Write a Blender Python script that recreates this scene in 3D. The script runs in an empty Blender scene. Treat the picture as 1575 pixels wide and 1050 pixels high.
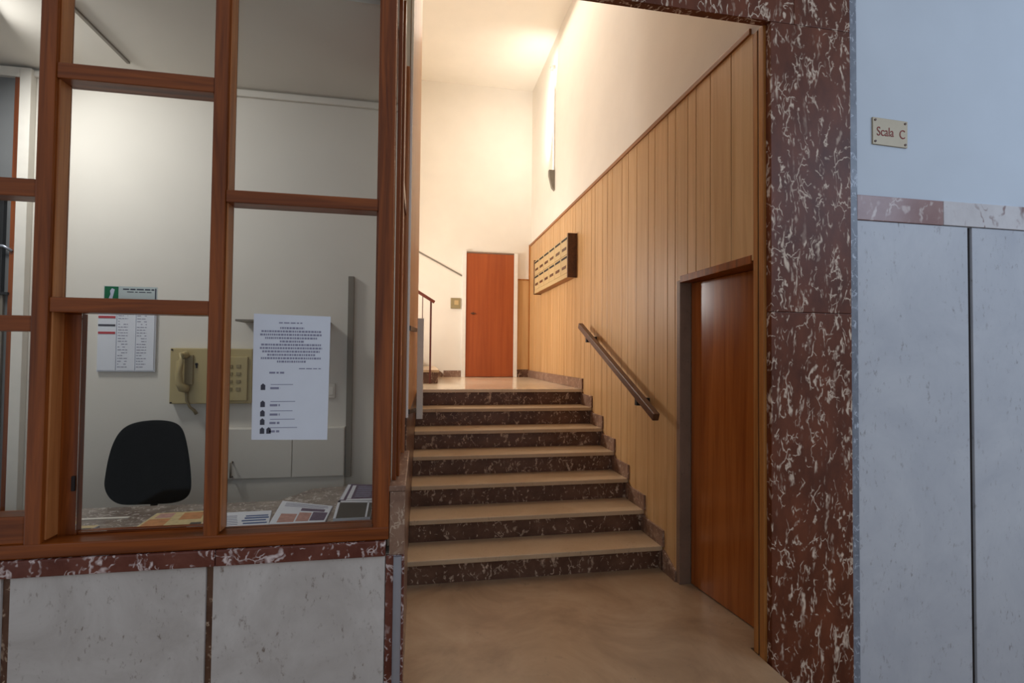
import bpy, bmesh, math, random
from mathutils import Vector, Matrix
random.seed(7)
SC = bpy.context.scene
COL = SC.collection

# ------------------------------------------------------------------ camera
CAM_F, YAW, PITCH, ROLL, EYE = 776.258, 0.18045, 0.02466, 0.01013, 1.5
fw = Vector((math.sin(YAW)*math.cos(PITCH), math.cos(YAW)*math.cos(PITCH), math.sin(PITCH)))
r0 = Vector((math.cos(YAW), -math.sin(YAW), 0)); u0 = r0.cross(fw)
rr = r0*math.cos(ROLL) + u0*math.sin(ROLL); uu = u0*math.cos(ROLL) - r0*math.sin(ROLL)
cd = bpy.data.cameras.new('camera'); cam = bpy.data.objects.new('camera', cd); COL.objects.link(cam)
cd.sensor_width = 36; cd.lens = 36*CAM_F/1575; cd.clip_start = .05
M = Matrix((rr, uu, -fw)).transposed().to_4x4(); M.translation = (0, 0, EYE); cam.matrix_world = M
SC.camera = cam

# ------------------------------------------------------------------ world, lights, exposure
w = bpy.data.worlds.new('sky'); SC.world = w; w.use_nodes = True
bg = w.node_tree.nodes['Background']
bg.inputs[0].default_value = (.84, .91, 1.0, 1); bg.inputs[1].default_value = .47

def area(name, loc, target, sx, sy, power, col):
    l = bpy.data.lights.new(name, 'AREA'); l.shape = 'RECTANGLE'; l.size = sx; l.size_y = sy
    l.energy = power; l.color = col
    o = bpy.data.objects.new(name, l); COL.objects.link(o); o.location = loc
    o.rotation_euler = (Vector(target)-Vector(loc)).to_track_quat('-Z', 'Y').to_euler()
    return o
area('stairwell_daylight', (-1.35, 6.5, 2.25), (1.7, 4.6, 2.0), .7, 1.0, 140, (1.0, .96, .91))
tl = area('tube_light', (1.60, 6.46, 4.8), (1.62, 7.46, 5.1), .05, 1.1, 9, (1.0, .97, .93))
area('stair_fill_light', (.8, 5.4, 5.6), (.8, 5.2, 0), 1.6, 2.2, 30, (1.0, .90, .77))  # unseen overhead fill added to brighten stairs and planks
area('booth_ceiling_light', (-2.12, 2.62, 3.0), (-1.0, 3.0, 1.0), .3, .3, 12.5, (1.0, .98, .96))
area('right_wall_sky_fill', (4.6, -.6, 3.4), (2.9, 2.25, 1.4), 1.6, 1.6, 30, (.56, .74, 1.0))  # bluish fill added for the right passage wall, no opening is modelled
SC.view_settings.view_transform = 'Standard'; SC.view_settings.look = 'None'
SC.view_settings.exposure = 0.0; SC.view_settings.gamma = 1.0; SC.view_settings.use_curve_mapping = False

# ------------------------------------------------------------------ materials
def srgb(r, g, b):
    f = lambda c: (c/255/12.92) if c/255 <= .04045 else ((c/255+.055)/1.055)**2.4
    return (f(r), f(g), f(b), 1)
class NT:
    def __init__(s, name):
        s.m = bpy.data.materials.new(name); s.m.use_nodes = True; s.t = s.m.node_tree; s.n = s.t.nodes
        s.b = s.n['Principled BSDF']
    def add(s, typ, **kw):
        n = s.n.new(typ)
        for k, v in kw.items(): setattr(n, k, v)
        return n
    def link(s, a, b): s.t.links.new(a, b)
    def coords(s, scale=(1, 1, 1), rnd=True):
        tc = s.add('ShaderNodeTexCoord'); mp = s.add('ShaderNodeMapping'); mp.inputs['Scale'].default_value = scale
        s.link(tc.outputs['Object'], mp.inputs['Vector'])
        if rnd:
            oi = s.add('ShaderNodeObjectInfo'); mu = s.add('ShaderNodeMath', operation='MULTIPLY'); mu.inputs[1].default_value = 37.0
            s.link(oi.outputs['Random'], mu.inputs[0]); s.link(mu.outputs[0], mp.inputs['Location'])
        return mp.outputs[0]
    def noise(s, vec, scale, detail=4, rough=.55, dist=0):
        n = s.add('ShaderNodeTexNoise'); n.inputs['Scale'].default_value = scale; n.inputs['Detail'].default_value = detail
        n.inputs['Roughness'].default_value = rough; n.inputs['Distortion'].default_value = dist
        s.link(vec, n.inputs['Vector']); return n
    def ramp(s, fac, *stops):
        r = s.add('ShaderNodeValToRGB'); e = r.color_ramp.elements
        while len(e) < len(stops): e.new(.5)
        for i, (p, c) in enumerate(stops):
            e[i].position = p; e[i].color = c if len(c) == 4 else (*c, 1)
        s.link(fac, r.inputs[0]); return r.outputs[0]
    def mix(s, fac, a, b, blend='MIX'):
        m = s.add('ShaderNodeMix', data_type='RGBA', blend_type=blend)
        for v, i in ((fac, 0), (a, 6), (b, 7)):
            if isinstance(v, (int, float)): m.inputs[i].default_value = v
            elif isinstance(v, tuple): m.inputs[i].default_value = v
            else: s.link(v, m.inputs[i])
        return m.outputs[2]
    def mul(s, a, b, op='MULTIPLY'):
        m = s.add('ShaderNodeMath', operation=op)
        for v, i in ((a, 0), (b, 1)):
            if isinstance(v, (int, float)): m.inputs[i].default_value = v
            else: s.link(v, m.inputs[i])
        return m.outputs[0]
    def bump(s, h, strength=.2, dist=.01):
        b = s.add('ShaderNodeBump'); b.inputs['Strength'].default_value = strength; b.inputs['Distance'].default_value = dist
        s.link(h, b.inputs['Height']); s.link(b.outputs[0], s.b.inputs['Normal'])
    def done(s, col, rough=.5, metal=0, spec=.5):
        if isinstance(col, tuple): s.b.inputs['Base Color'].default_value = col
        else: s.link(col, s.b.inputs['Base Color'])
        if isinstance(rough, (int, float)): s.b.inputs['Roughness'].default_value = rough
        else: s.link(rough, s.b.inputs['Roughness'])
        s.b.inputs['Metallic'].default_value = metal; s.b.inputs['Specular IOR Level'].default_value = spec
        return s.m
W0 = (0, 0, 0, 1); W1 = (1, 1, 1, 1)
def plain(name, col, rough=.5, metal=0, var=.06, sc=18, spec=.5):
    n = NT(name); v = n.coords(); no = n.noise(v, sc, 5)
    f = n.ramp(no.outputs['Fac'], (.3, (1-var, 1-var, 1-var)), (.7, (1, 1, 1)))
    return n.done(n.mix(1.0, col, f, 'MULTIPLY'), rough, metal, spec)
def wood(name, light, dark, axis='z', sc=1.0, rough=.35, var=.12, spec=.5):
    n = NT(name)
    s = {'x': (1.2, 26, 26), 'y': (26, 1.2, 26), 'z': (26, 26, 1.2)}[axis]
    v = n.coords(tuple(k*sc for k in s)); no = n.noise(v, 1.0, 6, .6, .6)
    v2 = n.coords(tuple(k*sc*3 for k in s)); n2 = n.noise(v2, 1.0, 3, .5)
    c = n.ramp(no.outputs['Fac'], (.32, dark), (.62, light))
    c = n.mix(n.mul(n2.outputs['Fac'], .25), c, dark)
    oi = n.add('ShaderNodeObjectInfo'); k = n.ramp(oi.outputs['Random'], (0, (1-var,)*3), (1, (1, 1, 1)))
    n.bump(n2.outputs['Fac'], .08, .004)
    return n.done(n.mix(1.0, c, k, 'MULTIPLY'), rough, 0, spec)
def marble(name, base, base2, vein, sc=1.0, rough=.22, amount=.5, stretch=(1, 1, 1)):
    n = NT(name); v = n.coords(stretch)
    wn = n.noise(v, 5*sc, 4, .6)
    wv = n.add('ShaderNodeVectorMath', operation='SCALE'); n.link(wn.outputs['Color'], wv.inputs[0]); wv.inputs['Scale'].default_value = .22/sc
    av = n.add('ShaderNodeVectorMath', operation='ADD'); n.link(v, av.inputs[0]); n.link(wv.outputs[0], av.inputs[1])
    out = None
    for s, wd, lo, hi in ((8*sc, .035, .62, .68), (16*sc, .05, .61, .67)):
        vo = n.add('ShaderNodeTexVoronoi', feature='DISTANCE_TO_EDGE'); vo.inputs['Scale'].default_value = s
        n.link(av.outputs[0], vo.inputs['Vector'])
        line = n.ramp(vo.outputs['Distance'], (0, W1), (wd, W0))
        mk = n.noise(v, s*1.25, 2, .5); d = amount*.12; msk = n.ramp(mk.outputs['Fac'], (lo-d, W0), (hi-d, W1))
        f = n.mul(line, msk); out = f if out is None else n.mul(out, f, 'MAXIMUM')
    for ang, s in ((.35, 24*sc), (-.75, 30*sc), (1.25, 34*sc), (-.2, 15*sc)):
        mp = n.add('ShaderNodeMapping'); n.link(av.outputs[0], mp.inputs['Vector'])
        mp.inputs['Rotation'].default_value = (0, ang, 0); mp.inputs['Scale'].default_value = (s, s, s/4.5)
        vo = n.add('ShaderNodeTexVoronoi', feature='F1'); vo.inputs['Scale'].default_value = 1; n.link(mp.outputs[0], vo.inputs['Vector'])
        sp = n.ramp(vo.outputs['Distance'], (.10, W1), (.24, W0)); sx = n.add('ShaderNodeSeparateColor'); n.link(vo.outputs['Color'], sx.inputs[0])
        on = n.ramp(sx.outputs[0], (.5-amount*.25, W0), (.75-amount*.15, W1))
        out = n.mul(out, n.mul(sp, on), 'MAXIMUM')
    cl = n.noise(v, 6*sc, 6, .65); c = n.ramp(cl.outputs['Fac'], (.35, base), (.7, base2))
    pl = n.noise(av.outputs[0], 4*sc, 6, .7, 1.2); patch = n.ramp(pl.outputs['Fac'], (.69, W0), (.74, W1))
    out = n.mul(out, n.mul(patch, .45), 'MAXIMUM')
    return n.done(n.mix(out, c, vein), rough, 0, .3)
def stone(name, base, fleck, light, sc=1.0, rough=.35):
    n = NT(name); v = n.coords(); a = n.noise(v, 2.2*sc, 7, .68, .5); b = n.noise(n.coords((1, 1, .45)), 46*sc, 5, .7)
    c = n.ramp(a.outputs['Fac'], (.3, base), (.72, light))
    f = n.ramp(b.outputs['Fac'], (.57, W0), (.68, W1))
    d = n.noise(v, 11*sc, 4, .6); f = n.mul(f, n.ramp(d.outputs['Fac'], (.44, W0), (.60, W1)))
    return n.done(n.mix(n.mul(f, .8), c, fleck), rough)

m_plaster = plain('plaster', srgb(236, 228, 215), .75, var=.05, sc=3)
m_booth = plain('booth_plaster', srgb(226, 221, 212), .8, var=.05, sc=3)
m_skylit = plain('passage_plaster_skylit', srgb(208, 217, 228), .6, var=.06, sc=2.5)  # blue of the skylight mixed into the plaster colour
m_ceil = plain('ceiling_plaster', srgb(240, 232, 218), .85, var=.04, sc=3)
m_floor = None
def floor_mat():
    n = NT('floor_marble'); v = n.coords(rnd=False)
    a = n.noise(v, 1.6, 8, .66, .8); c = n.ramp(a.outputs['Fac'], (.28, srgb(136, 108, 84)), (.5, srgb(168, 138, 108)), (.75, srgb(188, 162, 132)))
    s = n.noise(v, 9, 6, .7, 1.5); f = n.ramp(s.outputs['Fac'], (.60, W0), (.70, W1))
    st = n.noise(v, 4.5, 5, .6); f2 = n.mul(f, n.ramp(st.outputs['Fac'], (.45, W0), (.62, W1)))
    return n.done(n.mix(n.mul(f2, .55), c, srgb(110, 92, 78)), .3)
m_floor = floor_mat()
m_trav = stone('tread_travertine', srgb(188, 158, 124), srgb(150, 124, 96), srgb(206, 180, 148), 1.2, .33)
m_land = stone('landing_marble', srgb(214, 192, 160), srgb(190, 165, 135), srgb(228, 210, 184), 1.0, .16)
m_riser = marble('riser_marble', srgb(88, 60, 46), srgb(118, 86, 68), srgb(206, 180, 156), 1.1, .3, .3)
m_red = marble('red_marble', srgb(86, 41, 22), srgb(118, 62, 38), srgb(218, 196, 176), .9, .42, .72, (1.25, 1.25, .75))
m_sill = marble('sill_marble', srgb(96, 50, 40), srgb(128, 78, 66), srgb(222, 205, 202), 1.0, .16, .6)
m_band = marble('band_marble', srgb(150, 118, 116), srgb(172, 142, 138), srgb(206, 190, 186), .6, .16, .2)
m_bandw = marble('pale_band_marble', srgb(206, 202, 204), srgb(230, 228, 230), srgb(150, 128, 128), .5, .16, .1)
m_skirt = marble('skirting_marble', srgb(122, 92, 76), srgb(150, 118, 98), srgb(196, 172, 150), 1.2, .3, .5)
m_greym = marble('grey_edge_marble', srgb(116, 122, 134), srgb(146, 152, 164), srgb(196, 204, 218), 1.2, .3, .5)
m_desk = marble('desk_marble', srgb(128, 114, 106), srgb(168, 156, 146), srgb(218, 210, 202), 1.2, .2, .6)
m_slabL = stone('wainscot_marble', srgb(182, 174, 168), srgb(104, 82, 66), srgb(214, 208, 203), 1.3, .4)
m_slabR = stone('wainscot_marble_skylit', srgb(184, 188, 198), srgb(140, 136, 140), srgb(204, 207, 214), 1.0, .4)  # same wainscot marble with the bluish skylight put into its colour
m_jamb = stone('jamb_stone', srgb(120, 96, 80), srgb(96, 76, 64), srgb(142, 116, 98), 1.5, .45)
m_plank = wood('plank_wood', srgb(214, 170, 118), srgb(192, 146, 92), 'z', .7, .38, .08)
m_wood = wood('window_wood', srgb(158, 82, 30), srgb(98, 44, 10), 'z', 1, .3, .12, .35)
m_woodx = wood('window_wood_rail', srgb(158, 82, 30), srgb(98, 44, 10), 'x', 1, .3, .12, .35)
m_woodl = wood('worn_wood', srgb(206, 134, 78), srgb(156, 88, 42), 'z', 1, .35, .1)
m_door = wood('door_wood', srgb(176, 100, 42), srgb(136, 68, 24), 'z', .6, .22, .05)
m_bdoor = wood('landing_door_wood', srgb(170, 86, 40), srgb(148, 68, 28), 'z', .5, .4, .03)
m_tan = wood('tan_wood', srgb(190, 140, 84), srgb(160, 108, 58), 'z', .7, .45, .05)
m_trimw = wood('trim_wood', srgb(190, 128, 66), srgb(152, 92, 40), 'z', 1, .35, .05)
m_trimy = wood('trim_wood_long', srgb(168, 108, 54), srgb(130, 76, 34), 'y', 1, .4, .05)
m_rail = wood('handrail_wood', srgb(104, 66, 42), srgb(74, 44, 28), 'y', 1, .4, .05)
m_dark = plain('dark_joint', srgb(34, 24, 22), .7)
m_black = plain('black_fabric', srgb(9, 9, 9), .95, var=.3, sc=160, spec=.1)
m_blackp = plain('black_plastic', srgb(22, 22, 24), .45)
m_white = plain('white_paint', srgb(240, 235, 226), .5)
m_steel = plain('brushed_steel', srgb(176, 182, 196), .35, .7)
m_chrome = plain('chrome', srgb(200, 200, 200), .2, 1)
m_brass = plain('pale_brass', srgb(176, 160, 134), .4, .25)
m_beige = plain('beige_plastic', srgb(186, 168, 120), .4, sc=6)
m_beiged = plain('beige_plastic_dark', srgb(150, 134, 96), .45)
m_paper = plain('paper', srgb(226, 230, 240), .8, var=.03)
m_ink = plain('grey_ink', srgb(142, 142, 164), .8)
m_inkd = plain('dark_ink', srgb(72, 72, 84), .8)
m_red_ink = plain('red_ink', srgb(186, 62, 72), .7)
m_green = plain('green_ink', srgb(20, 120, 74), .6)
m_orange = plain('orange_print', srgb(214, 150, 100), .6, var=.3, sc=30)
m_yellow = plain('yellow_print', srgb(222, 200, 150), .6, var=.25, sc=40)
m_bluei = plain('blue_print', srgb(76, 100, 150), .6)
m_pink = plain('pink_print', srgb(206, 160, 150), .7, var=.3, sc=40)
m_purple = plain('purple_print', srgb(120, 104, 128), .6, var=.4, sc=40)
m_folder = plain('dark_folder', srgb(82, 78, 74), .4)
m_greygl = plain('frosted_grey', srgb(120, 122, 124), .5, var=.15, sc=4)
m_duct = plain('grey_duct', srgb(132, 124, 112), .6)
m_cream = plain('cream_metal', srgb(196, 168, 120), .4)
m_letter = plain('sign_letter_red', srgb(146, 70, 60), .6)
m_redrail = wood('stair_rail_wood', srgb(132, 60, 40), srgb(92, 38, 26), 'x', 1, .4, .05)
m_redmet = plain('dark_red_metal', srgb(92, 38, 30), .45)
def glass():
    n = NT('window_glass'); t = n.add('ShaderNodeBsdfTransparent'); g = n.add('ShaderNodeBsdfGlossy'); g.inputs['Roughness'].default_value = .02
    t.inputs[0].default_value = (.97, .98, .97, 1)
    f = n.add('ShaderNodeFresnel'); f.inputs['IOR'].default_value = 1.22
    mx = n.add('ShaderNodeMixShader'); n.link(f.outputs[0], mx.inputs[0]); n.link(t.outputs[0], mx.inputs[1]); n.link(g.outputs[0], mx.inputs[2])
    n.link(mx.outputs[0], n.n['Material Output'].inputs['Surface']); return n.m
m_glass = glass()
def emit(name, col, st):
    n = NT(name); n.b.inputs['Emission Color'].default_value = col; n.b.inputs['Emission Strength'].default_value = st
    return n.done(col, .5)
m_tube = emit('lit_tube', (1, .9, .75, 1), 4)

# ------------------------------------------------------------------ mesh helpers
def B(): return bmesh.new()
def box(bm, x0, x1, y0, y1, z0, z1, bev=0.0):
    vs = [bm.verts.new(p) for p in ((x0,y0,z0),(x1,y0,z0),(x1,y1,z0),(x0,y1,z0),(x0,y0,z1),(x1,y0,z1),(x1,y1,z1),(x0,y1,z1))]
    fs = [bm.faces.new([vs[i] for i in f]) for f in ((0,3,2,1),(4,5,6,7),(0,1,5,4),(1,2,6,5),(2,3,7,6),(3,0,4,7))]
    if bev:
        es = list({e for f in fs for e in f.edges})
        bmesh.ops.bevel(bm, geom=es, offset=bev, segments=2, profile=.6, affect='EDGES')
    return bm
def prism(bm, pts, axis, a0, a1, bev=0.0):
    """polygon of 2-D points extruded along axis between a0 and a1"""
    def mk(u, v, a): return {'x': (a, u, v), 'y': (u, a, v), 'z': (u, v, a)}[axis]
    n = len(pts); lo = [bm.verts.new(mk(u, v, a0)) for u, v in pts]; hi = [bm.verts.new(mk(u, v, a1)) for u, v in pts]
    fs = [bm.faces.new(lo), bm.faces.new(hi[::-1])]
    for i in range(n): fs.append(bm.faces.new((lo[i], hi[i], hi[(i+1) % n], lo[(i+1) % n])))
    bmesh.ops.recalc_face_normals(bm, faces=fs)
    if bev:
        es = list(fs[0].edges) + list(fs[1].edges)
        bmesh.ops.bevel(bm, geom=es, offset=bev, segments=2, profile=.6, affect='EDGES')
    return bm
def tube(bm, path, rad, seg=12):
    path = [Vector(p) for p in path]; n = len(path); rads = rad if isinstance(rad, (list, tuple)) else [rad]*n
    rings = []; up = Vector((0, 0, 1))
    for i, p in enumerate(path):
        d = (path[min(i+1, n-1)]-path[max(i-1, 0)]).normalized()
        a = d.cross(up if abs(d.dot(up)) < .95 else Vector((1, 0, 0))).normalized(); b = d.cross(a)
        rings.append([bm.verts.new(p + rads[i]*(math.cos(t)*a + math.sin(t)*b)) for t in [2*math.pi*k/seg for k in range(seg)]])
    for r1, r2 in zip(rings, rings[1:]):
        for k in range(seg): bm.faces.new((r1[k], r1[(k+1) % seg], r2[(k+1) % seg], r2[k]))
    bm.faces.new(rings[0][::-1]); bm.faces.new(rings[-1])
    bmesh.ops.recalc_face_normals(bm, faces=bm.faces[:])
    return bm
def ball(bm, c, r, sz=(1, 1, 1)):
    bmesh.ops.create_uvsphere(bm, u_segments=16, v_segments=10, radius=1, matrix=Matrix.Translation(c) @ Matrix.Diagonal((r*sz[0], r*sz[1], r*sz[2], 1)))
    return bm
def beam(bm, p, q, wx, wz, bev=0.0):
    """straight bar of section wx (level) by wz (in the upright plane) from p to q"""
    p, q = Vector(p), Vector(q); d = (q-p).normalized(); s = d.cross(Vector((0, 0, 1))).normalized(); t = s.cross(d)
    vs = [bm.verts.new(c + sx*wx/2*s + st*wz/2*t) for c in (p, q) for sx, st in ((-1, -1), (1, -1), (1, 1), (-1, 1))]
    fs = [bm.faces.new([vs[i] for i in f]) for f in ((0,1,2,3),(7,6,5,4),(0,4,5,1),(1,5,6,2),(2,6,7,3),(3,7,4,0))]
    bmesh.ops.recalc_face_normals(bm, faces=fs)
    if bev: bmesh.ops.bevel(bm, geom=list({e for f in fs for e in f.edges}), offset=bev, segments=2, profile=.6, affect='EDGES')
    return bm
WORLD = {}
def obj(name, bm, mat, parent=None, smooth=False):
    xs = [v.co for v in bm.verts]
    lo = Vector((min(v.x for v in xs), min(v.y for v in xs), min(v.z for v in xs))); hi = Vector((max(v.x for v in xs), max(v.y for v in xs), max(v.z for v in xs)))
    c = Vector(((lo.x+hi.x)/2, (lo.y+hi.y)/2, lo.z))
    bmesh.ops.translate(bm, verts=bm.verts[:], vec=-c)
    me = bpy.data.meshes.new(name); bm.to_mesh(me); bm.free(); me.materials.append(mat)
    if smooth:
        for p in me.polygons: p.use_smooth = True
    o = bpy.data.objects.new(name, me); COL.objects.link(o)
    if parent: o.parent = parent; o.location = c - WORLD[parent.name]
    else: o.location = c
    WORLD[o.name] = c
    return o
def tag(o, label, cat, group=None):
    o['label'] = label; o['category'] = cat
    if group: o['group'] = group
    return o
def thing(name, label, cat, loc, group=None):
    o = bpy.data.objects.new(name, None); o.empty_display_size = .1; COL.objects.link(o); o.location = loc; WORLD[o.name] = Vector(loc)
    return tag(o, label, cat, group)
def struct(name, bm=None, mat=None, loc=None):
    if bm is None:
        o = bpy.data.objects.new(name, None); o.empty_display_size = .1; COL.objects.link(o); o.location = loc; WORLD[o.name] = Vector(loc)
    else: o = obj(name, bm, mat)
    o['kind'] = 'structure'; return o
def bx(name, mat, parent, *d, bev=.002): return obj(name, box(B(), *d, bev), mat, parent)

# ------------------------------------------------------------------ dimensions
D0 = 2.25                      # plane of the porter's window and of the passage wall
XR = 1.70                      # face of the plank wall
YB = 7.80                      # back wall of the landing
NOSE, TREAD, RISE = 3.3275, .30019, .16249
ZL = 7*RISE                    # landing
ZC = 5.70                      # hall ceiling
def nose(i): return NOSE + i*TREAD
def stepz(y):
    k = 0
    for i in range(7):
        if y >= nose(i)+.03: k = i+1
    return k*RISE

# ================================================================== SETTING
bm = box(B(), -.05, XR-.005, 1.95, 2.37, -.40, 0); box(bm, -3.4, 2.1, 2.37, 8.0, -.40, 0)
struct('floor', bm, m_floor)
struct('floor_passage', box(B(), -3.4, 5.0, -3.0, 2.37, -.50, -.40), m_floor)
struct('ceiling', box(B(), -2.2, 1.95, 2.36, 8.0, ZC, ZC+.1), m_ceil)
struct('ceiling_booth', box(B(), -3.3, -.13, 2.36, 3.40, 3.10, 3.16), m_booth)
# back wall of the hall
struct('wall_back', box(B(), -2.2, 1.95, YB, YB+.15, 0, ZC), m_plaster)
# right wall: plaster core with the door opening
bm = box(B(), XR+.02, XR+.14, 3.13, YB, 0, ZC); box(bm, XR+.02, XR+.14, 2.36, 3.13, 2.0, ZC); box(bm, XR+.04, 1.84, 2.272, 2.36, -.4, 3.3); box(bm, XR+.001, 1.84, 2.272, 2.40, 3.192, 3.30); box(bm, 1.95, 2.05, 2.36, 3.3, 0, 2.1); box(bm, XR+.14, 1.95, 3.13, 3.3, 0, 2.1); box(bm, XR+.14, 1.95, 2.36, 3.13, 2.03, 2.1)
wall_right = struct('wall_right', bm, m_plaster)
# planks of the right wall
ys = [2.345, 2.537, 2.744, 2.902, 3.003, 3.164, 3.273, 3.471, 3.579, 3.789, 3.96, 4.092, 4.316, 4.43, 4.563]
while ys[-1] < YB-.3: ys.append(ys[-1] + (.205 if len(ys) % 2 else .115))
ys.append(YB-.002)
JA = 3.13
for a, b in zip(ys, ys[1:]):
    segs = [(a, b)]
    if a < JA < b: segs = [(a, JA), (JA, b)]
    for s0, s1 in segs:
        zb = 2.0 if s1 <= JA+.001 else stepz(s0)
        g = .003
        bm = box(B(), XR, XR+.02, s0+(g if s0 == a else 0), s1-(g if s1 == b else 0), zb, 3.20, .0025)
        obj('plank', bm, m_plank, wall_right)
bx('joint_backing', m_dark, wall_right, XR+.014, XR+.0205, 3.14, YB-.01, ZL, 3.19, bev=0)
bx('joint_backing', m_dark, wall_right, XR+.014, XR+.0205, 2.35, 3.14, 2.01, 3.19, bev=0)
t1 = struct('trim_1', box(B(), XR-.012, XR+.02, 2.36, YB-.005, 3.20, 3.232, .003), m_trimy)
# wooden corner trim beside the portal
t2 = struct('trim_2', box(B(), XR-.004, XR+.035, 2.262, 2.30, -.11, 3.19, .003), m_trimw)
bx('groove', m_dark, t2, XR+.002, XR+.02, 2.30, 2.312, 0, 3.19, bev=0)
bx('outer_strip', m_trimw, t2, XR-.002, XR+.03, 2.312, 2.345, 0, 3.19, bev=.002)
t3 = struct('trim_3', box(B(), XR-.02, XR, YB-.02, YB, ZL, 3.23, .002), m_trimw)

# marble portal
portal = struct('trim_4', loc=(1.9, 2.24, 0))
bx('pilaster_slab', m_red, portal, XR+.01, 2.172, 2.225, 2.262, -.40, 1.722, bev=.003)
bx('pilaster_slab', m_red, portal, XR+.01, 2.172, 2.225, 2.262, 1.724, 3.184, bev=.003)
bx('pilaster_slab', m_red, portal, 1.845, 2.172, 2.225, 2.262, 3.186, 4.2, bev=.003)
bx('lintel_slab', m_red, portal, -.13, 1.843, 2.225, 2.27, 3.186, 4.2, bev=.003)
bx('edge_strip', m_greym, portal, 2.174, 2.218, 2.232, 2.25, -.40, 3.4, bev=.003)
# upper front wall over window and portal
struct('wall_front', box(box(B(), -3.4, 1.83, 2.27, 2.36, 3.30, ZC+.1), -3.4, -.131, 2.27, 2.36, 3.192, 3.30), m_plaster)
# passage wall right of the portal
wp = struct('wall_front_right', box(B(), 1.735, 5.0, 2.263, 2.36, -.4, 4.4), m_skylit)
bx('upper_plaster', m_skylit, wp, 2.218, 5.0, 2.248, 2.262, 2.346, 4.4, bev=0)
bx('band_slab', m_band, wp, 2.22, 2.758, 2.236, 2.262, 2.215, 2.345, bev=.003)
bx('band_slab', m_bandw, wp, 2.761, 3.7, 2.236, 2.262, 2.217, 2.347, bev=.003)
bx('band_slab', m_bandw, wp, 3.703, 5.0, 2.236, 2.262, 2.217, 2.347, bev=.003)
bx('marble_panel', m_slabR, wp, 2.22, 2.922, 2.242, 2.262, -.4, 2.213, bev=.003)
bx('marble_panel', m_slabR, wp, 2.952, 3.7, 2.242, 2.262, -.4, 2.213, bev=.003)
bx('marble_panel', m_slabR, wp, 3.73, 4.45, 2.242, 2.262, -.4, 2.213, bev=.003)
bx('joint_strip', m_dark, wp, 2.922, 2.952, 2.256, 2.262, -.4, 2.213, bev=0)
bx('joint_strip', m_dark, wp, 3.70, 3.73, 2.256, 2.262, -.4, 2.213, bev=0)

# left side: wainscot under the window
wl = struct('wall_front_left', box(B(), -3.4, -.056, 2.272, 2.36, -.4, .63), m_plaster)
bx('marble_panel', m_slabL, wl, -.811, -.134, 2.25, 2.272, -.4, .628, bev=.003)
bx('marble_panel', m_slabL, wl, -1.52, -.838, 2.25, 2.272, -.4, .628, bev=.003)
bx('marble_panel', m_slabL, wl, -2.23, -1.55, 2.25, 2.272, -.4, .628, bev=.003)
bx('marble_panel', m_slabL, wl, -3.3, -2.26, 2.25, 2.272, -.4, .628, bev=.003)
for a, b in ((-.838, -.811), (-1.55, -1.52), (-2.26, -2.23)): bx('joint_strip', m_riser, wl, a+.001, b-.001, 2.262, 2.272, -.4, .628, bev=0)
bx('corner_slab', m_sill, wl, -.131, -.0535, 2.252, 2.272, -.4, .628, bev=.002)
bx('sill_slab', m_sill, wl, -.80, -.132, 2.238, 2.37, .63, .695, bev=.005)
bx('sill_slab', m_sill, wl, -2.0, -.802, 2.238, 2.37, .63, .695, bev=.005)
bx('sill_slab', m_sill, wl, -3.3, -2.002, 2.238, 2.37, .63, .695, bev=.005)
# low side wall of the booth, marble clad, with end slab and cap
lw = struct('wall_booth_side', box(B(), -.125, -.0535, 2.36, 3.05, 0, .90), m_skirt)
bx('end_slab', m_skirt, lw, -.118, -.0535, 2.25, 2.36, .63, .90, bev=.003)
bx('cap_slab', m_skirt, lw, -.122, -.0515, 2.250, 3.05, .901, .925, bev=.004)
# metal corner guard
bm = B(); prism(bm, [(-.099, 2.252), (-.099, 2.244)] + [(-.0815+.0175*math.cos(math.pi-k*math.pi/8), 2.244-.010*math.sin(k*math.pi/8)) for k in range(9)] + [(-.064, 2.252)], 'z', -.4, .626)
tag(obj('corner_guard', bm, m_steel), 'rounded steel guard strip on the corner of the pale marble wainscot', 'corner guard')
# booth shell
struct('wall_booth_back', box(B(), -3.3, -.07, 3.30, 3.40, 0, 3.10), m_booth)
struct('wall_booth_left', box(B(), -3.3, -3.2, 2.36, 3.30, 0, 3.10), m_booth)
bm = B(); prism(bm, [(-3.2, 3.05), (-3.2, 3.088), (-3.2, 3.1), (-.13, 3.1), (-.13, 3.05)], 'y', 3.27, 3.30)
struct('trim_5', box(B(), -3.2, -.13, 3.275, 3.30, 3.05, 3.085, .006), m_booth); bm.free()
struct('trim_6', box(B(), -1.622, -1.606, 2.60, 3.105, 3.088, 3.10), m_duct)

# left wall of the hall
def xl(y): return -.068 + (y-3.05)/(5.15-3.05)*.046
struct('wall_left', box(B(), -.125, -.082, 3.05, 5.15, 0, ZC), m_plaster)
bm = B(); prism(bm, [(-.081, 3.05), (xl(3.05), 3.05), (xl(5.15), 5.15), (-.081, 5.15)], 'z', 1.12, ZC-.01); wleft = struct('trim_9', bm, m_tan)
bm = B(); prism(bm, [(-.081, 3.052), (xl(3.05)-.002, 3.052), (xl(5.15)-.002, 5.15), (-.081, 5.15)], 'z', 0.0, 1.118); obj('marble_base', bm, m_riser, wleft)
bx('painted_lit_edge', m_white, wleft, -.076, -.062, 3.02, 3.05, 1.12, ZC-.02, bev=.003)  # white strip painted in for light catching the cladding's near edge
struct('wall_landing_left', box(B(), -2.2, -2.05, 5.15, YB, 0, ZC), m_plaster)
struct('wall_landing_front', box(B(), -2.05, -.125, 5.05, 5.15, 0, ZC), m_plaster)

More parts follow.
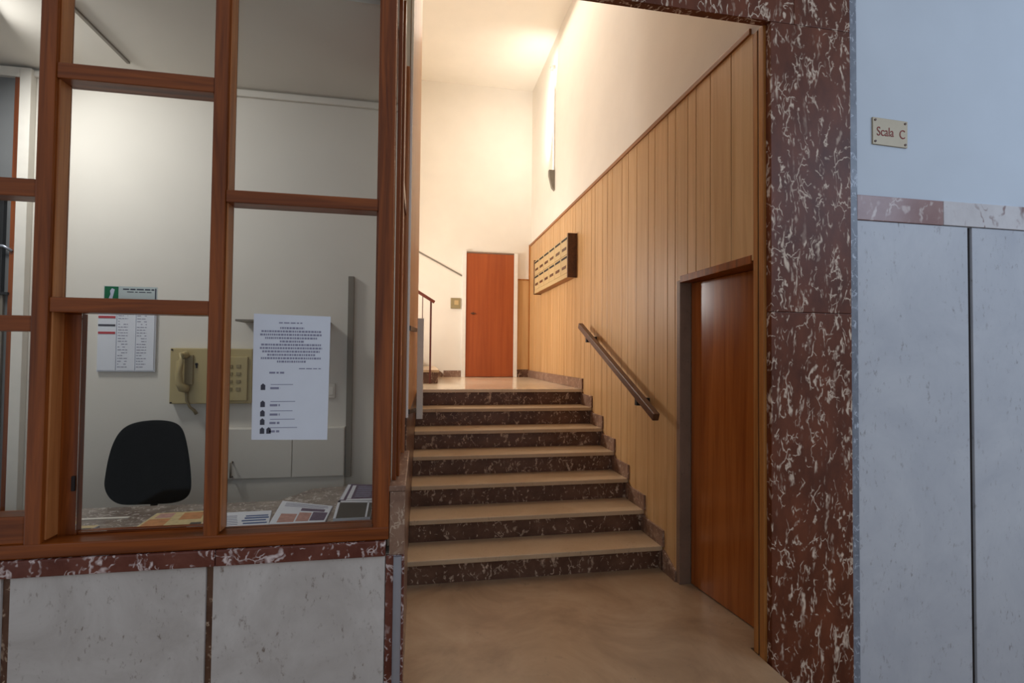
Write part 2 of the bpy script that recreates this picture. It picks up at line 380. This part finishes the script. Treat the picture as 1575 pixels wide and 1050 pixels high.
# ================================================================== BOOTH WINDOW
win = struct('window_1', loc=(-1.2, 2.3, .695))
Y0, Y1 = 2.25, 2.352
def post(xa, xb, z0=.70, z1=3.18):
    # moulded post: a rounded front face and a lighter worn inner jamb
    return bx('post', m_wood, win, xa, xb, Y0, Y1, z0, z1, bev=.006)
post(-1.482, -1.424); post(-.853, -.800); post(-.187, -.120); post(-2.30, -2.24); post(-3.1, -3.04)
# slim beads along the jambs
for x, s in ((-1.424, 1), (-.800, 1), (-.853, -1), (-.187, -1), (-1.482, -1), (-2.24, 1)):
    o = bx('jamb_bead', m_woodl if s > 0 else m_wood, win, min(x, x+s*.007), max(x, x+s*.007), 2.268, 2.335, .76, 3.16, bev=.002)
bx('bottom_rail', m_woodx, win, -3.1, -.120, 2.247, 2.36, .697, .752, bev=.006)
bx('top_rail', m_woodx, win, -3.1, -.120, 2.247, 2.36, 3.12, 3.19, bev=.006)
def rail(x0, x1, z0, z1): return bx('rail', m_woodx, win, x0, x1, 2.254, 2.35, z0, z1, bev=.006)
rail(-1.424, -.853, 2.571, 2.634); rail(-1.424, -.853, 1.646, 1.705)
rail(-.800, -.187, 2.117, 2.170)
rail(-2.24, -1.482, 2.094, 2.164); rail(-2.24, -1.482, 1.569, 1.630)
rail(-2.24, -1.482, .752, .858)
# sliding sash behind the lower middle opening
bx('sash_stile', m_wood, win, -1.4235, -1.352, 2.3355, 2.368, .752, 1.646, bev=.004)
bx('sash_rail', m_woodx, win, -1.352, -.853, 2.342, 2.366, .752, .766, bev=.003)
bx('sash_latch', m_dark, win, -1.372, -1.360, 2.326, 2.338, .93, .99, bev=.002)
for a, b, c, d in ((-1.417, -.86, 2.634, 3.12), (-1.417, -.86, 1.705, 2.571), (-1.352, -.86, .766, 1.646), (-.793, -.194, 2.17, 3.12), (-.793, -.194, .752, 2.117),
                   (-2.233, -1.489, 2.164, 3.12), (-2.233, -1.489, 1.63, 2.094), (-2.233, -1.489, .858, 1.569), (-3.03, -2.305, .752, 3.12)):
    o = bx('pane', m_glass, win, a, b, 2.328, 2.332, c, d, bev=0)
# side of the booth window that faces the stairs
bx('side_panel', m_wood, win, -.116, -.098, 2.352, 3.02, .925, 3.18, bev=.002)
bx('side_moulding', m_wood, win, -.098, -.086, 2.42, 2.47, .925, 3.18, bev=.004)
bx('side_moulding', m_woodl, win, -.098, -.080, 2.98, 3.02, .925, 3.18, bev=.004)
bx('side_moulding', m_wood, win, -.098, -.088, 2.47, 2.98, 2.30, 2.36, bev=.003)

# notice on the right pane
nt = thing('notice', 'white printed notice stuck to the right hand pane of the wooden window', 'notice', (-.545, 2.325, 1.12))
bm = B(); prism(bm, [(-.701, 1.123), (-.393, 1.117), (-.388, 1.656), (-.702, 1.662)], 'y', 2.3245, 2.3265); obj('sheet', bm, m_paper, nt)
def words(bm, x0, x1, z, h, y, wl=(.008, .03), gap=.005, dens=1.0):
    x = x0
    while x < x1:
        l = min(random.uniform(*wl), x1-x)
        if random.random() < dens: box(bm, x, x+l, y, y+.0006, z, z+h)
        x += l+gap
bm = B(); z = 1.598; cx = -.545
words(bm, cx-.055, cx+.04, 1.622, .005, 2.3238)
for k, wd in enumerate((.05, .125, .13, .11, .05, .125, .13, .12, .1, .125, .06)):
    words(bm, cx-wd, cx+wd*.95, z-k*.0145, .008, 2.3238, (.004, .012), .003)
words(bm, cx+.03, cx+.12, 1.425, .004, 2.3238); words(bm, cx-.09, cx-.03, 1.405, .008, 2.3238)
tx = obj('printed_text', bm, m_ink, nt); tx['kind'] = 'stuff'
bm = B()
for z, wd in ((1.335, .09), (1.262, .10), (1.222, .09), (1.186, .10), (1.150, .11)):
    box(bm, -.628, -.628+wd, 2.3238, 2.3244, z+.022, z+.0245); words(bm, -.630, -.590, z+.003, .009, 2.3238, (.02, .04))
obj('signature_lines', bm, m_ink, nt)['kind'] = 'stuff'
bm = B()
for z, n in ((1.335, 1), (1.262, 1), (1.222, 1), (1.186, 1), (1.148, 2)):
    for k in range(n): prism(bm, [(-.668+.026*k, z), (-.650+.026*k, z), (-.650+.026*k, z+.02), (-.659+.026*k, z+.028), (-.668+.026*k, z+.02)], 'y', 2.3238, 2.3244)
obj('printed_marks', bm, m_inkd, nt)['kind'] = 'stuff'

# green and white sticker on the middle pane
st = thing('sticker', 'long clear sticker with a green emblem low on the middle pane', 'sticker', (-1.175, 2.325, 1.706))
bx('film', plain('pale_film', srgb(216, 224, 214), .4), st, -1.275, -1.078, 2.3265, 2.328, 1.706, 1.762, bev=0)
bx('emblem', m_green, st, -1.272, -1.222, 2.3255, 2.3265, 1.708, 1.760, bev=0)
bm = B(); prism(bm, [(-1.257, 1.709), (-1.243, 1.709), (-1.238, 1.733), (-1.235, 1.748), (-1.245, 1.753), (-1.252, 1.742), (-1.250, 1.728)], 'y', 2.3248, 2.3255); obj('emblem_figure', bm, m_paper, st)
bm = B(); words(bm, -1.205, -1.090, 1.748, .005, 2.3256); words(bm, -1.190, -1.100, 1.738, .003, 2.3256); box(bm, -1.086, -1.082, 2.3256, 2.3262, 1.712, 1.756)
obj('printed_text', bm, m_inkd, st)['kind'] = 'stuff'

# ================================================================== BOOTH CONTENT
desk = thing('desk', 'brown marble topped desk running behind the wooden booth window', 'desk', (-1.5, 2.6, 0))
bm = B(); prism(bm, [(-3.1, 2.372), (-.135, 2.372), (-.135, 3.10), (-.40, 3.10), (-.59, 3.06), (-.72, 2.84), (-3.1, 2.84)], 'z', .68, .72, .004); obj('desk_top', bm, m_desk, desk)
for x in (-3.0, -1.9, -.85, -.22): bx('desk_leg', m_wood, desk, x-.025, x+.025, 2.40, 2.45, 0, .68, bev=.003)
for x in (-3.0, -1.9, -.85): bx('desk_leg', m_wood, desk, x-.025, x+.025, 2.70, 2.75, 0, .68, bev=.003)
bx('desk_leg', m_wood, desk, -.245, -.195, 3.0, 3.05, 0, .68, bev=.003)

def sheet(name, label, cat, quad, h, cover, blocks, group=None, z=.7202):
    """thin printed matter on the desk; quad = near left, near right, far right, far left"""
    q = [Vector((*p, 0)) for p in quad]; c = sum(q, Vector())/4
    t = thing(name, label, cat, (c.x, c.y, z), group)
    bm = B(); prism(bm, [tuple(p.xy) for p in q], 'z', z, z+h); obj('pages', bm, m_paper, t)
    bm = B(); prism(bm, [tuple((c+(p-c)*.985).xy) for p in q], 'z', z+h, z+h+.0008); obj('cover', bm, cover, t)
    def at(u, v): return (q[0]*(1-u)*(1-v)+q[1]*u*(1-v)+q[2]*u*v+q[3]*(1-u)*v).xy
    for k, (mt, rects) in enumerate(blocks):
        bm = B()
        for u0, v0, u1, v1 in rects: prism(bm, [tuple(at(*uv)) for uv in ((u0, v0), (u1, v0), (u1, v1), (u0, v1))], 'z', z+h+.0008, z+h+.0013)
        o = obj('printed_area', bm, mt, t)
        if len(rects) > 1: o['kind'] = 'stuff'
    return t
def lines(u0, u1, v0, v1, n, f=.5): return [(u0, v0+(v1-v0)*k/n, u1-random.uniform(0, .15)*(u1-u0), v0+(v1-v0)*(k+f)/n) for k in range(n)]
sheet('magazine', 'orange and cream magazine lying open on the desk before the chair', 'magazine', ((-1.211, 2.440), (-.935, 2.440), (-.99, 2.69), (-1.218, 2.68)), .006, m_yellow,
      [(m_orange, [(.05, .08, .40, .60), (.55, .5, .92, .92)]), (m_pink, [(.1, .66, .38, .94)]), (m_folder, [(.80, .05, .97, .3)])])
sheet('leaflet', 'white leaflet with blue stripes on the desk under the notice', 'leaflet', ((-.85, 2.434), (-.655, 2.438), (-.70, 2.655), (-.93, 2.65)), .004, m_paper,
      [(m_bluei, [(.45, .12, .95, .2), (.42, .3, .92, .38), (.48, .46, .97, .56), (.5, .62, .95, .7)]), (m_ink, lines(.05, .36, .1, .8, 6, .3))])
sheet('newspaper', 'creased newspaper with pink pictures on the desk, right of the blue striped leaflet', 'newspaper', ((-.655, 2.436), (-.415, 2.432), (-.42, 2.68), (-.69, 2.81)), .006, m_paper,
      [(m_pink, [(.12, .06, .42, .42), (.45, .08, .68, .5)]), (m_purple, [(.70, .1, .97, .55), (.45, .58, .9, .72)]), (m_ink, lines(.1, .95, .76, .96, 4, .35))])
sheet('folder', 'dark folder with white edges on the desk near the right window post', 'folder', ((-.381, 2.443), (-.215, 2.443), (-.225, 2.70), (-.402, 2.73)), .016, m_folder,
      [(m_paper, [(.0, .0, .07, 1), (.85, .0, .90, .95), (0, .9, 1, 1.0)])])
sheet('magazine', 'purple and white magazine on the desk beyond the dark folder', 'magazine', ((-.402, 2.745), (-.222, 2.735), (-.235, 3.05), (-.40, 3.085)), .012, m_purple,
      [(m_paper, [(.02, .05, .12, .95), (.2, .1, .32, .9), (.2, .0, .95, .08)]), (m_ink, lines(.4, .9, .2, .9, 6, .5))])
sheet('leaflet', 'stack of cream leaflets on the desk at the left sash stile', 'leaflet', ((-1.60, 2.436), (-1.385, 2.436), (-1.375, 2.53), (-1.60, 2.53)), .008, m_yellow, [(m_folder, [(.7, .1, .98, .6)])])
tag(obj('ruler', box(B(), -1.575, -1.315, 2.632, 2.652, .7202, .726, .001), m_white), 'thin white ruler lying on the desk left of the orange magazine', 'ruler')

# office chair behind the desk
ch = thing('office_chair', 'black fabric office chair behind the marble desk', 'chair', (-1.40, 2.92, 0))
ol = [(x+.02, z) for x, z in [(-1.608,.797),(-1.604,.843),(-1.596,.935),(-1.578,1.027),(-1.548,1.091),(-1.507,1.119),(-1.434,1.133),(-1.349,1.131),(-1.295,1.119),(-1.257,1.092),(-1.234,1.032),(-1.21,.925),(-1.197,.83),(-1.195,.77),(-1.205,.735),(-1.242,.701),(-1.317,.683),(-1.423,.684),(-1.517,.686),(-1.559,.70),(-1.591,.739)]]
bm = B(); cx, cz = -1.382, .905
rings = []
for s, dy in ((.55, -.020), (.85, -.024), (.96, -.014), (1.0, .004), (.97, .02), (.85, .032), (.5, .036)):
    rings.append([bm.verts.new((cx+(x-cx)*s, 2.99+dy-.05*((x-cx)/.2)**2*s*s, cz+(z-cz)*s)) for x, z in ol])
for a, b in zip(rings, rings[1:]):
    for k in range(len(ol)): bm.faces.new((a[k], a[(k+1) % len(ol)], b[(k+1) % len(ol)], b[k]))
bm.faces.new(rings[0]); bm.faces.new(rings[-1][::-1]); bmesh.ops.recalc_face_normals(bm, faces=bm.faces[:])
o = obj('backrest', bm, m_black, ch, True); o.modifiers.new('sub', 'SUBSURF').levels = 1; o.modifiers['sub'].render_levels = 2
bm = B(); prism(bm, [(-1.40+.23*math.copysign(abs(math.cos(t))**.6, math.cos(t)), 2.84+.17*math.copysign(abs(math.sin(t))**.6, math.sin(t))) for t in [2*math.pi*k/28 for k in range(28)]], 'z', .44, .51, .015); obj('seat', bm, m_black, ch)
bm = B(); tube(bm, [(-1.40, 2.90, .43), (-1.40, 3.03, .44), (-1.40, 3.055, .55), (-1.40, 3.04, .80)], .018, 8); obj('back_bracket', bm, m_blackp, ch, True)
bm = B(); tube(bm, [(-1.40, 2.86, .10), (-1.40, 2.86, .44)], .025, 12); obj('gas_column', bm, m_chrome, ch, True)
for k in range(5):
    a = 2*math.pi*k/5+.3; e = (-1.40+.24*math.cos(a), 2.86+.24*math.sin(a))
    bm = B(); beam(bm, (-1.40, 2.86, .10), (*e, .065), .04, .03, .004); leg = obj('base_leg', bm, m_blackp, ch)
    bm = B(); ball(bm, (*e, .026), .026, (.7, 1, 1)); obj('caster', bm, m_blackp, leg, True)

# wall telephone unit
ph = thing('wall_telephone', 'beige wall telephone panel with handset on the booth back wall', 'telephone', (-1.21, 3.27, 1.18))
bx('panel', m_beige, ph, -1.432, -.985, 3.255, 3.298, 1.188, 1.515, bev=.006)
bm = B(); tube(bm, [(-1.338, 3.245, 1.478), (-1.352, 3.222, 1.470), (-1.362, 3.212, 1.44), (-1.366, 3.210, 1.37), (-1.362, 3.212, 1.31), (-1.350, 3.222, 1.285), (-1.335, 3.245, 1.278)], [.021, .024, .02, .018, .02, .026, .025], 12)
obj('handset', bm, m_beige, ph, True)
bx('cradle', m_beiged, ph, -1.352, -1.305, 3.244, 3.256, 1.30, 1.475, bev=.004)
bm = B(); tube(bm, [(-1.289, 3.257, 1.421), (-1.289, 3.250, 1.421)], .008, 10); box(bm, -1.293, -1.285, 3.250, 3.257, 1.398, 1.421); obj('keyhole', bm, m_dark, ph)
for x, z in ((-1.422, 1.505), (-1.422, 1.196)): bx('screw', m_dark, ph, x-.005, x+.005, 3.251, 3.256, z-.004, z+.004, bev=.001)
kp = bx('button_panel', m_beige, ph, -1.14, -1.008, 3.244, 3.256, 1.205, 1.468, bev=.005)
for r in range(4):
    for c in range(2): bx('button', m_beiged, kp, -1.115+c*.045, -1.09+c*.045, 3.240, 3.245, 1.40-r*.045, 1.42-r*.045, bev=.002)
bm = B(); tube(bm, [(-1.337, 3.25, 1.262), (-1.336, 3.246, 1.21), (-1.318, 3.25, 1.17), (-1.300, 3.262, 1.15), (-1.290, 3.27, 1.128)], [.008, .007, .007, .009, .011], 8); obj('cord', bm, m_beiged, ph, True)

# chart on the back wall
cc = thing('wall_chart', 'three column printed calendar chart with red bars on booth wall', 'chart', (-1.675, 3.29, 1.37))
bx('backing_board', m_paper, cc, -1.827, -1.526, 3.286, 3.299, 1.374, 1.75, bev=.001)
for k, x in enumerate((-1.824, -1.724, -1.626)): bx('leaf', m_paper, cc, x, x+.094, 3.282, 3.286, 1.382, 1.745, bev=0)
bm = B()
for z in (1.683, 1.592): box(bm, -1.822, -1.735, 3.2805, 3.282, z, z+.013)
obj('red_bar', bm, m_red_ink, cc)['kind'] = 'stuff'
bx('black_bar', m_inkd, cc, -1.822, -1.735, 3.2805, 3.282, 1.637, 1.648, bev=0)
bm = B()
for k in range(20):
    for x in (-1.72, -1.622): words(bm, x, x+.05, 1.40+k*.0165, .004, 3.2812, (.006, .02), .004, .8)
obj('printed_text', bm, m_ink, cc)['kind'] = 'stuff'
# shelf, duct, cupboard, sockets, glazed door
sh = thing('wall_shelf', 'small thin grey shelf on booth wall behind the notice', 'shelf', (-.79, 3.22, 1.66))
bx('board', m_duct, sh, -1.045, -.545, 3.13, 3.299, 1.672, 1.684, bev=.001)
for x in (-.96, -.60): bm = B(); prism(bm, [(3.299, 1.58), (3.299, 1.672), (3.18, 1.672), (3.285, 1.60)], 'x', x, x+.012); obj('bracket', bm, m_duct, sh)
tag(obj('cable_duct', box(B(), -.445, -.410, 3.27, 3.299, .73, 1.975, .003), m_duct), 'dark grey vertical cable duct on booth wall right of the notice', 'cable duct')
cb = thing('cupboard', 'low white cupboard against the booth wall under the telephone', 'cupboard', (-.85, 3.25, 0))
bx('body', m_booth, cb, -1.15, -.448, 3.272, 3.299, .0, 1.04, bev=.003)
d1 = bx('door', m_booth, cb, -1.147, -.755, 3.262, 3.272, .74, 1.035, bev=.003); d2 = bx('door', m_booth, cb, -.75, -.452, 3.262, 3.272, .74, 1.035, bev=.003)
bm = B(); tube(bm, [(-1.085, 3.262, .842), (-1.085, 3.235, .842), (-1.085, 3.235, .755), (-1.085, 3.262, .755)], .006, 8); obj('handle', bm, m_duct, d1, True)
sw = thing('light_switch', 'small white wall switch between notice and cable duct', 'switch', (-.53, 3.29, 1.21))
bx('plate', m_booth, sw, -.560, -.515, 3.288, 3.299, 1.215, 1.305, bev=.003); bx('rocker', m_white, sw, -.550, -.525, 3.284, 3.288, 1.235, 1.285, bev=.002)
gd = struct('door_3', loc=(-2.6, 3.28, 0))
bx('frame_stile', m_white, gd, -2.235, -2.18, 3.255, 3.299, .0, 3.085, bev=.003); bx('frame_stile', m_white, gd, -3.15, -3.09, 3.255, 3.299, 0, 3.085, bev=.003); bx('frame_head', m_white, gd, -3.09, -2.235, 3.255, 3.299, 3.03, 3.085, bev=.003)
bx('inner_edge', m_wood, gd, -2.262, -2.235, 3.262, 3.299, 0, 3.03, bev=.002)
bx('glazing', m_greygl, gd, -3.09, -2.262, 3.28, 3.295, 0, 3.03, bev=0)
bx('lock_bar', m_blackp, gd, -2.325, -2.29, 3.255, 3.28, 1.80, 2.40, bev=.003); bx('glazing_bar', m_duct, gd, -2.32, -2.285, 3.262, 3.28, .0, 1.8, bev=.003)
bm = B(); tube(bm, [(-2.36, 3.25, 2.075), (-2.28, 3.25, 2.07), (-2.245, 3.258, 2.045)], .008, 8); obj('lever', bm, m_steel, gd, True)
bx('bar_foot', m_blackp, gd, -2.36, -2.255, 3.25, 3.28, 1.80, 1.815, bev=.002)

# ================================================================== STAIRCASE
sc_ = thing('staircase', 'short flight of marble steps climbing to the landing', 'stairs', (.8, 4.2, 0))
XS0 = -.05
for i in range(7):
    x0 = XS0 if nose(i) < 3.0 else xl(max(3.06, nose(i)))
    y1 = nose(i)+TREAD+.06 if i < 6 else nose(i)+.30
    bx('tread', m_trav if i < 6 else m_land, sc_, x0, XR-.002, nose(i), y1, (i+1)*RISE-.032, (i+1)*RISE, bev=.004)
    bx('riser', m_riser, sc_, x0, XR-.002, nose(i)+.03, nose(i)+.055, i*RISE+(.0005), (i+1)*RISE-.0325, bev=0)
struct('floor_landing', box(B(), -2.05, XR-.002, nose(6)+.301, YB-.001, ZL-.032, ZL-.0005), m_land)
for i in range(6):     # stepped skirting along the plank wall
    a = nose(i)-.02; b = nose(i+1)-.022
    bx('skirting', m_skirt, sc_, XR-.016, XR-.0005, a, b, (i+1)*RISE-(.0 if True else 0)+.0005, (i+1)*RISE+.115, bev=.002)
    bx('skirting', m_skirt, sc_, XR-.016, XR-.0005, a, a+.05, i*RISE+.002, (i+1)*RISE-.034, bev=.001)
bx('skirting', m_skirt, sc_, XR-.016, XR-.0005, nose(6)-.02, YB-.002, ZL+.0005, ZL+.11, bev=.002)
bx('skirting', m_skirt, sc_, XR-.016, XR-.0005, nose(6)-.02, nose(6)+.028, 6*RISE+.002, ZL-.034, bev=.001)
bm = B(); prism(bm, [(3.135, 0), (3.32, 0), (3.32, RISE*.86), (3.30, RISE*.9), (3.135, .07)], 'x', XR-.016, XR-.0005, .001); obj('skirting', bm, m_skirt, sc_)

# ================================================================== DOORS
dr = struct('door_1', loc=(1.8, 2.75, 0))
bx('jamb', m_jamb, dr, XR-.004, XR+.078, 3.092, 3.135, 0, 2.0, bev=.003)
bx('head', m_wood, dr, XR-.004, XR+.16, 2.36, 3.092, 1.985, 2.03, bev=.003)
bm = B(); prism(bm, [(1.776, 3.085), (1.848, 2.365), (1.888, 2.365), (1.816, 3.09)], 'z', .008, 1.983); obj('door_leaf', bm, m_door, dr)
b2 = struct('door_2', loc=(1.06, YB, ZL))
bx('door_leaf', m_bdoor, b2, .690, 1.435, YB-.045, YB-.004, ZL+.006, 3.05, bev=.003)
bx('frame_stile', m_white, b2, .628, .688, YB-.06, YB-.001, ZL, 3.09, bev=.004); bx('frame_stile', m_white, b2, 1.437, 1.495, YB-.06, YB-.001, ZL, 3.07, bev=.004)
bx('frame_head', m_jamb, b2, .688, 1.437, YB-.05, YB-.001, 3.052, 3.075, bev=.003)
bm = B(); tube(bm, [(.80, YB-.045, 2.12), (.80, YB-.06, 2.12)], .018, 12); box(bm, .76, .84, YB-.066, YB-.056, 2.112, 2.128); obj('door_latch', bm, m_rail, b2)
wb = struct('trim_7', box(B(), 1.497, XR-.02, YB-.02, YB, ZL+.12, 2.66, .002), m_plank)
bx('cap', m_trimw, wb, 1.497, XR-.02, YB-.026, YB, 2.66, 2.682, bev=.002)
struct('baseboard_back', box(B(), 1.497, XR-.02, YB-.022, YB, ZL, ZL+.118, .002), m_riser)
struct('baseboard_left', box(B(), .36, .626, YB-.016, YB, ZL, ZL+.10, .002), m_skirt)
# stair following dado line on the back wall
bm = B(); beam(bm, (-1.2, YB-.006, 3.64), (.626, YB-.006, 2.70), .010, .022); struct('trim_8', bm, m_duct)

# ================================================================== WALL FITTINGS
hr = thing('handrail', 'square dark wooden handrail sloping down the plank wall', 'handrail', (1.61, 4.1, 1.1))
bm = B(); beam(bm, (1.605, 4.93, 1.795), (1.605, 3.245, 1.075), .045, .055, .005); obj('rail', bm, m_rail, hr)
for y in (4.72, 3.56):
    z = 1.795-(4.93-y)*.4273
    bx('bracket', m_blackp, hr, 1.595, XR-.0005, y-.02, y+.02, z-.085, z-.028, bev=.004)

mb = thing('mailbox_unit', 'wooden mailbox unit with rows of beige flaps on the plank wall', 'mailbox', (1.65, 6.2, 2.35))
my0, my1, mz0, mz1, mx = 5.385, 7.03, 2.362, 2.838, 1.60
bx('end_panel', m_rail, mb, mx-.006, XR-.0005, my0-.03, my0, mz0-.008, mz1+.008, bev=.002)
bx('end_panel', m_rail, mb, mx-.006, XR-.0005, my1, my1+.03, mz0-.008, mz1+.008, bev=.002)
bx('case', m_trimy, mb, mx+.012, XR-.0005, my0, my1, mz0, mz1, bev=0)
nc = 6; cw = (my1-my0)/nc
for r in range(2):
    for c in range(nc):
        ya = my0+c*cw+.004; yb = ya+cw-.008; za = mz0+.05+r*.21; zb = za+.205
        dd = bx('flap_door', m_cream, mb, mx, mx+.012, ya, yb, za, zb, bev=.002)
        bx('letter_slot', m_dark, dd, mx-.0015, mx+.002, ya+.02, yb-.02, zb-.040, zb-.015, bev=0)
        bx('name_plate', m_rail, dd, mx-.003, mx, ya+.05, yb-.05, za+.055, za+.088, bev=.001)
bx('base_rail', m_cream, mb, mx, mx+.012, my0, my1, mz0, mz0+.048, bev=.002)

lp = thing('wall_lamp', 'slim vertical wall lamp with grey end cap above the mailboxes', 'lamp', (1.69, 6.4, 3.65))
bx('shield', m_white, lp, 1.700, 1.719, 6.40, 6.408, 3.93, 5.33, bev=.001)
bm = B(); prism(bm, [(1.719, 3.66), (1.719, 3.93), (1.640, 3.93), (1.640, 3.86), (1.68, 3.70)], 'y', 6.39, 6.45, .003); obj('end_cap', bm, m_duct, lp)
bx('end_cap', m_duct, lp, 1.66, 1.719, 6.395, 6.45, 5.28, 5.33, bev=.003)
bm = B(); tube(bm, [(1.708, 6.43, 3.93), (1.708, 6.43, 5.28)], .008, 12); obj('tube', bm, m_tube, lp, True)

ic = thing('intercom', 'small square cream intercom on the wall left of the orange door', 'intercom', (.53, YB-.02, 2.19))
bx('housing', m_beiged, ic, .455, .605, YB-.03, YB-.0005, 2.19, 2.352, bev=.006); bx('screen', m_cream, ic, .51, .575, YB-.034, YB-.03, 2.245, 2.315, bev=.003)

# upper flight and its railing
uf = thing('upper_stairs', 'upper marble steps starting left of the landing behind the railing', 'stairs', (-.8, 6.9, ZL))
for k in range(6):
    xa = .232-k*.27
    bx('step', m_riser, uf, -2.04, xa-.015, 6.14, YB-.02, ZL+k*RISE+.001, ZL+(k+1)*RISE-.03, bev=0)
    bx('tread', m_trav, uf, xa-.30, xa, 6.12, YB-.02, ZL+(k+1)*RISE-.03, ZL+(k+1)*RISE, bev=.003)
bm = B(); prism(bm, [(.232, ZL), (.37, ZL), (.345, ZL+.06), (.25, ZL+.13), (.232, ZL+.13)], 'y', YB-.017, YB-.0005); obj('skirting', bm, m_skirt, uf)
rl = thing('stair_railing', 'dark red stair railing with thin balusters beside the upper steps', 'railing', (.1, 6.1, ZL))
bm = B(); beam(bm, (.165, 6.09, 2.108), (-1.2, 6.09, 2.94), .04, .035, .005); obj('handrail', bm, m_redrail, rl)
bx('newel', m_redmet, rl, .112, .134, 6.079, 6.101, ZL+.0005, 2.125, bev=.002)
for k in range(8):
    x = .025-k*.15
    st_k = int((.232-x)/.27)+1 if x < .232 else 0
    bx('baluster', m_redmet, rl, x-.005, x+.005, 6.085, 6.095, ZL+.01, 2.175-(x-.025)*.61, bev=0)

# white board held off the left wall
wbd = thing('side_board', 'narrow white board held off the left wall by two dark brackets', 'board', (0, 4.4, .96))
bx('board', m_white, wbd, -.021, .030, 4.20, 4.24, .962, 1.785, bev=.003)
for z0, z1 in ((1.648, 1.688), (1.15, 1.035)):
    bm = B(); beam(bm, (xl(3.06)+.006, 3.07, z0), (-.03, 4.215, z1), .012, .03, .002); obj('bracket', bm, m_blackp, wbd)

# staircase sign on the passage wall
sg = thing('staircase_sign', 'small cream plate lettered Scala C on the passage wall right of the portal', 'sign', (2.43, 2.245, 2.62))
bm = B(); prism(bm, [(2.323, 2.622), (2.537, 2.616), (2.539, 2.757), (2.323, 2.764)], 'y', 2.240, 2.2475, .001); obj('plate', bm, m_brass, sg)
for x, z in ((2.338, 2.750), (2.524, 2.744), (2.338, 2.637), (2.524, 2.631)):
    bm = B(); tube(bm, [(x, 2.2405, z), (x, 2.237, z)], .006, 10); obj('screw', bm, m_rail, sg)
def text(s, size, loc, mat, parent):
    cu = bpy.data.curves.new('lettering', 'FONT'); cu.body = s; cu.size = size; cu.extrude = .0008; cu.align_x = 'LEFT'
    t = bpy.data.objects.new('tmp', cu); COL.objects.link(t); dg = bpy.context.evaluated_depsgraph_get()
    me = bpy.data.meshes.new_from_object(t.evaluated_get(dg)); COL.objects.unlink(t); bpy.data.objects.remove(t); bpy.data.curves.remove(cu)
    me.name = 'lettering'; me.materials.append(mat)
    bm = B(); bm.from_mesh(me); bpy.data.meshes.remove(me)
    bmesh.ops.transform(bm, matrix=Matrix.Translation(loc) @ Matrix.Rotation(math.pi/2, 4, 'X') @ Matrix.Diagonal((.8, 1, 1, 1)), verts=bm.verts[:])
    return obj('lettering', bm, mat, parent)
text('Scala', .068, (2.345, 2.2392, 2.668), m_letter, sg); text('C', .068, (2.485, 2.2392, 2.662), m_letter, sg)
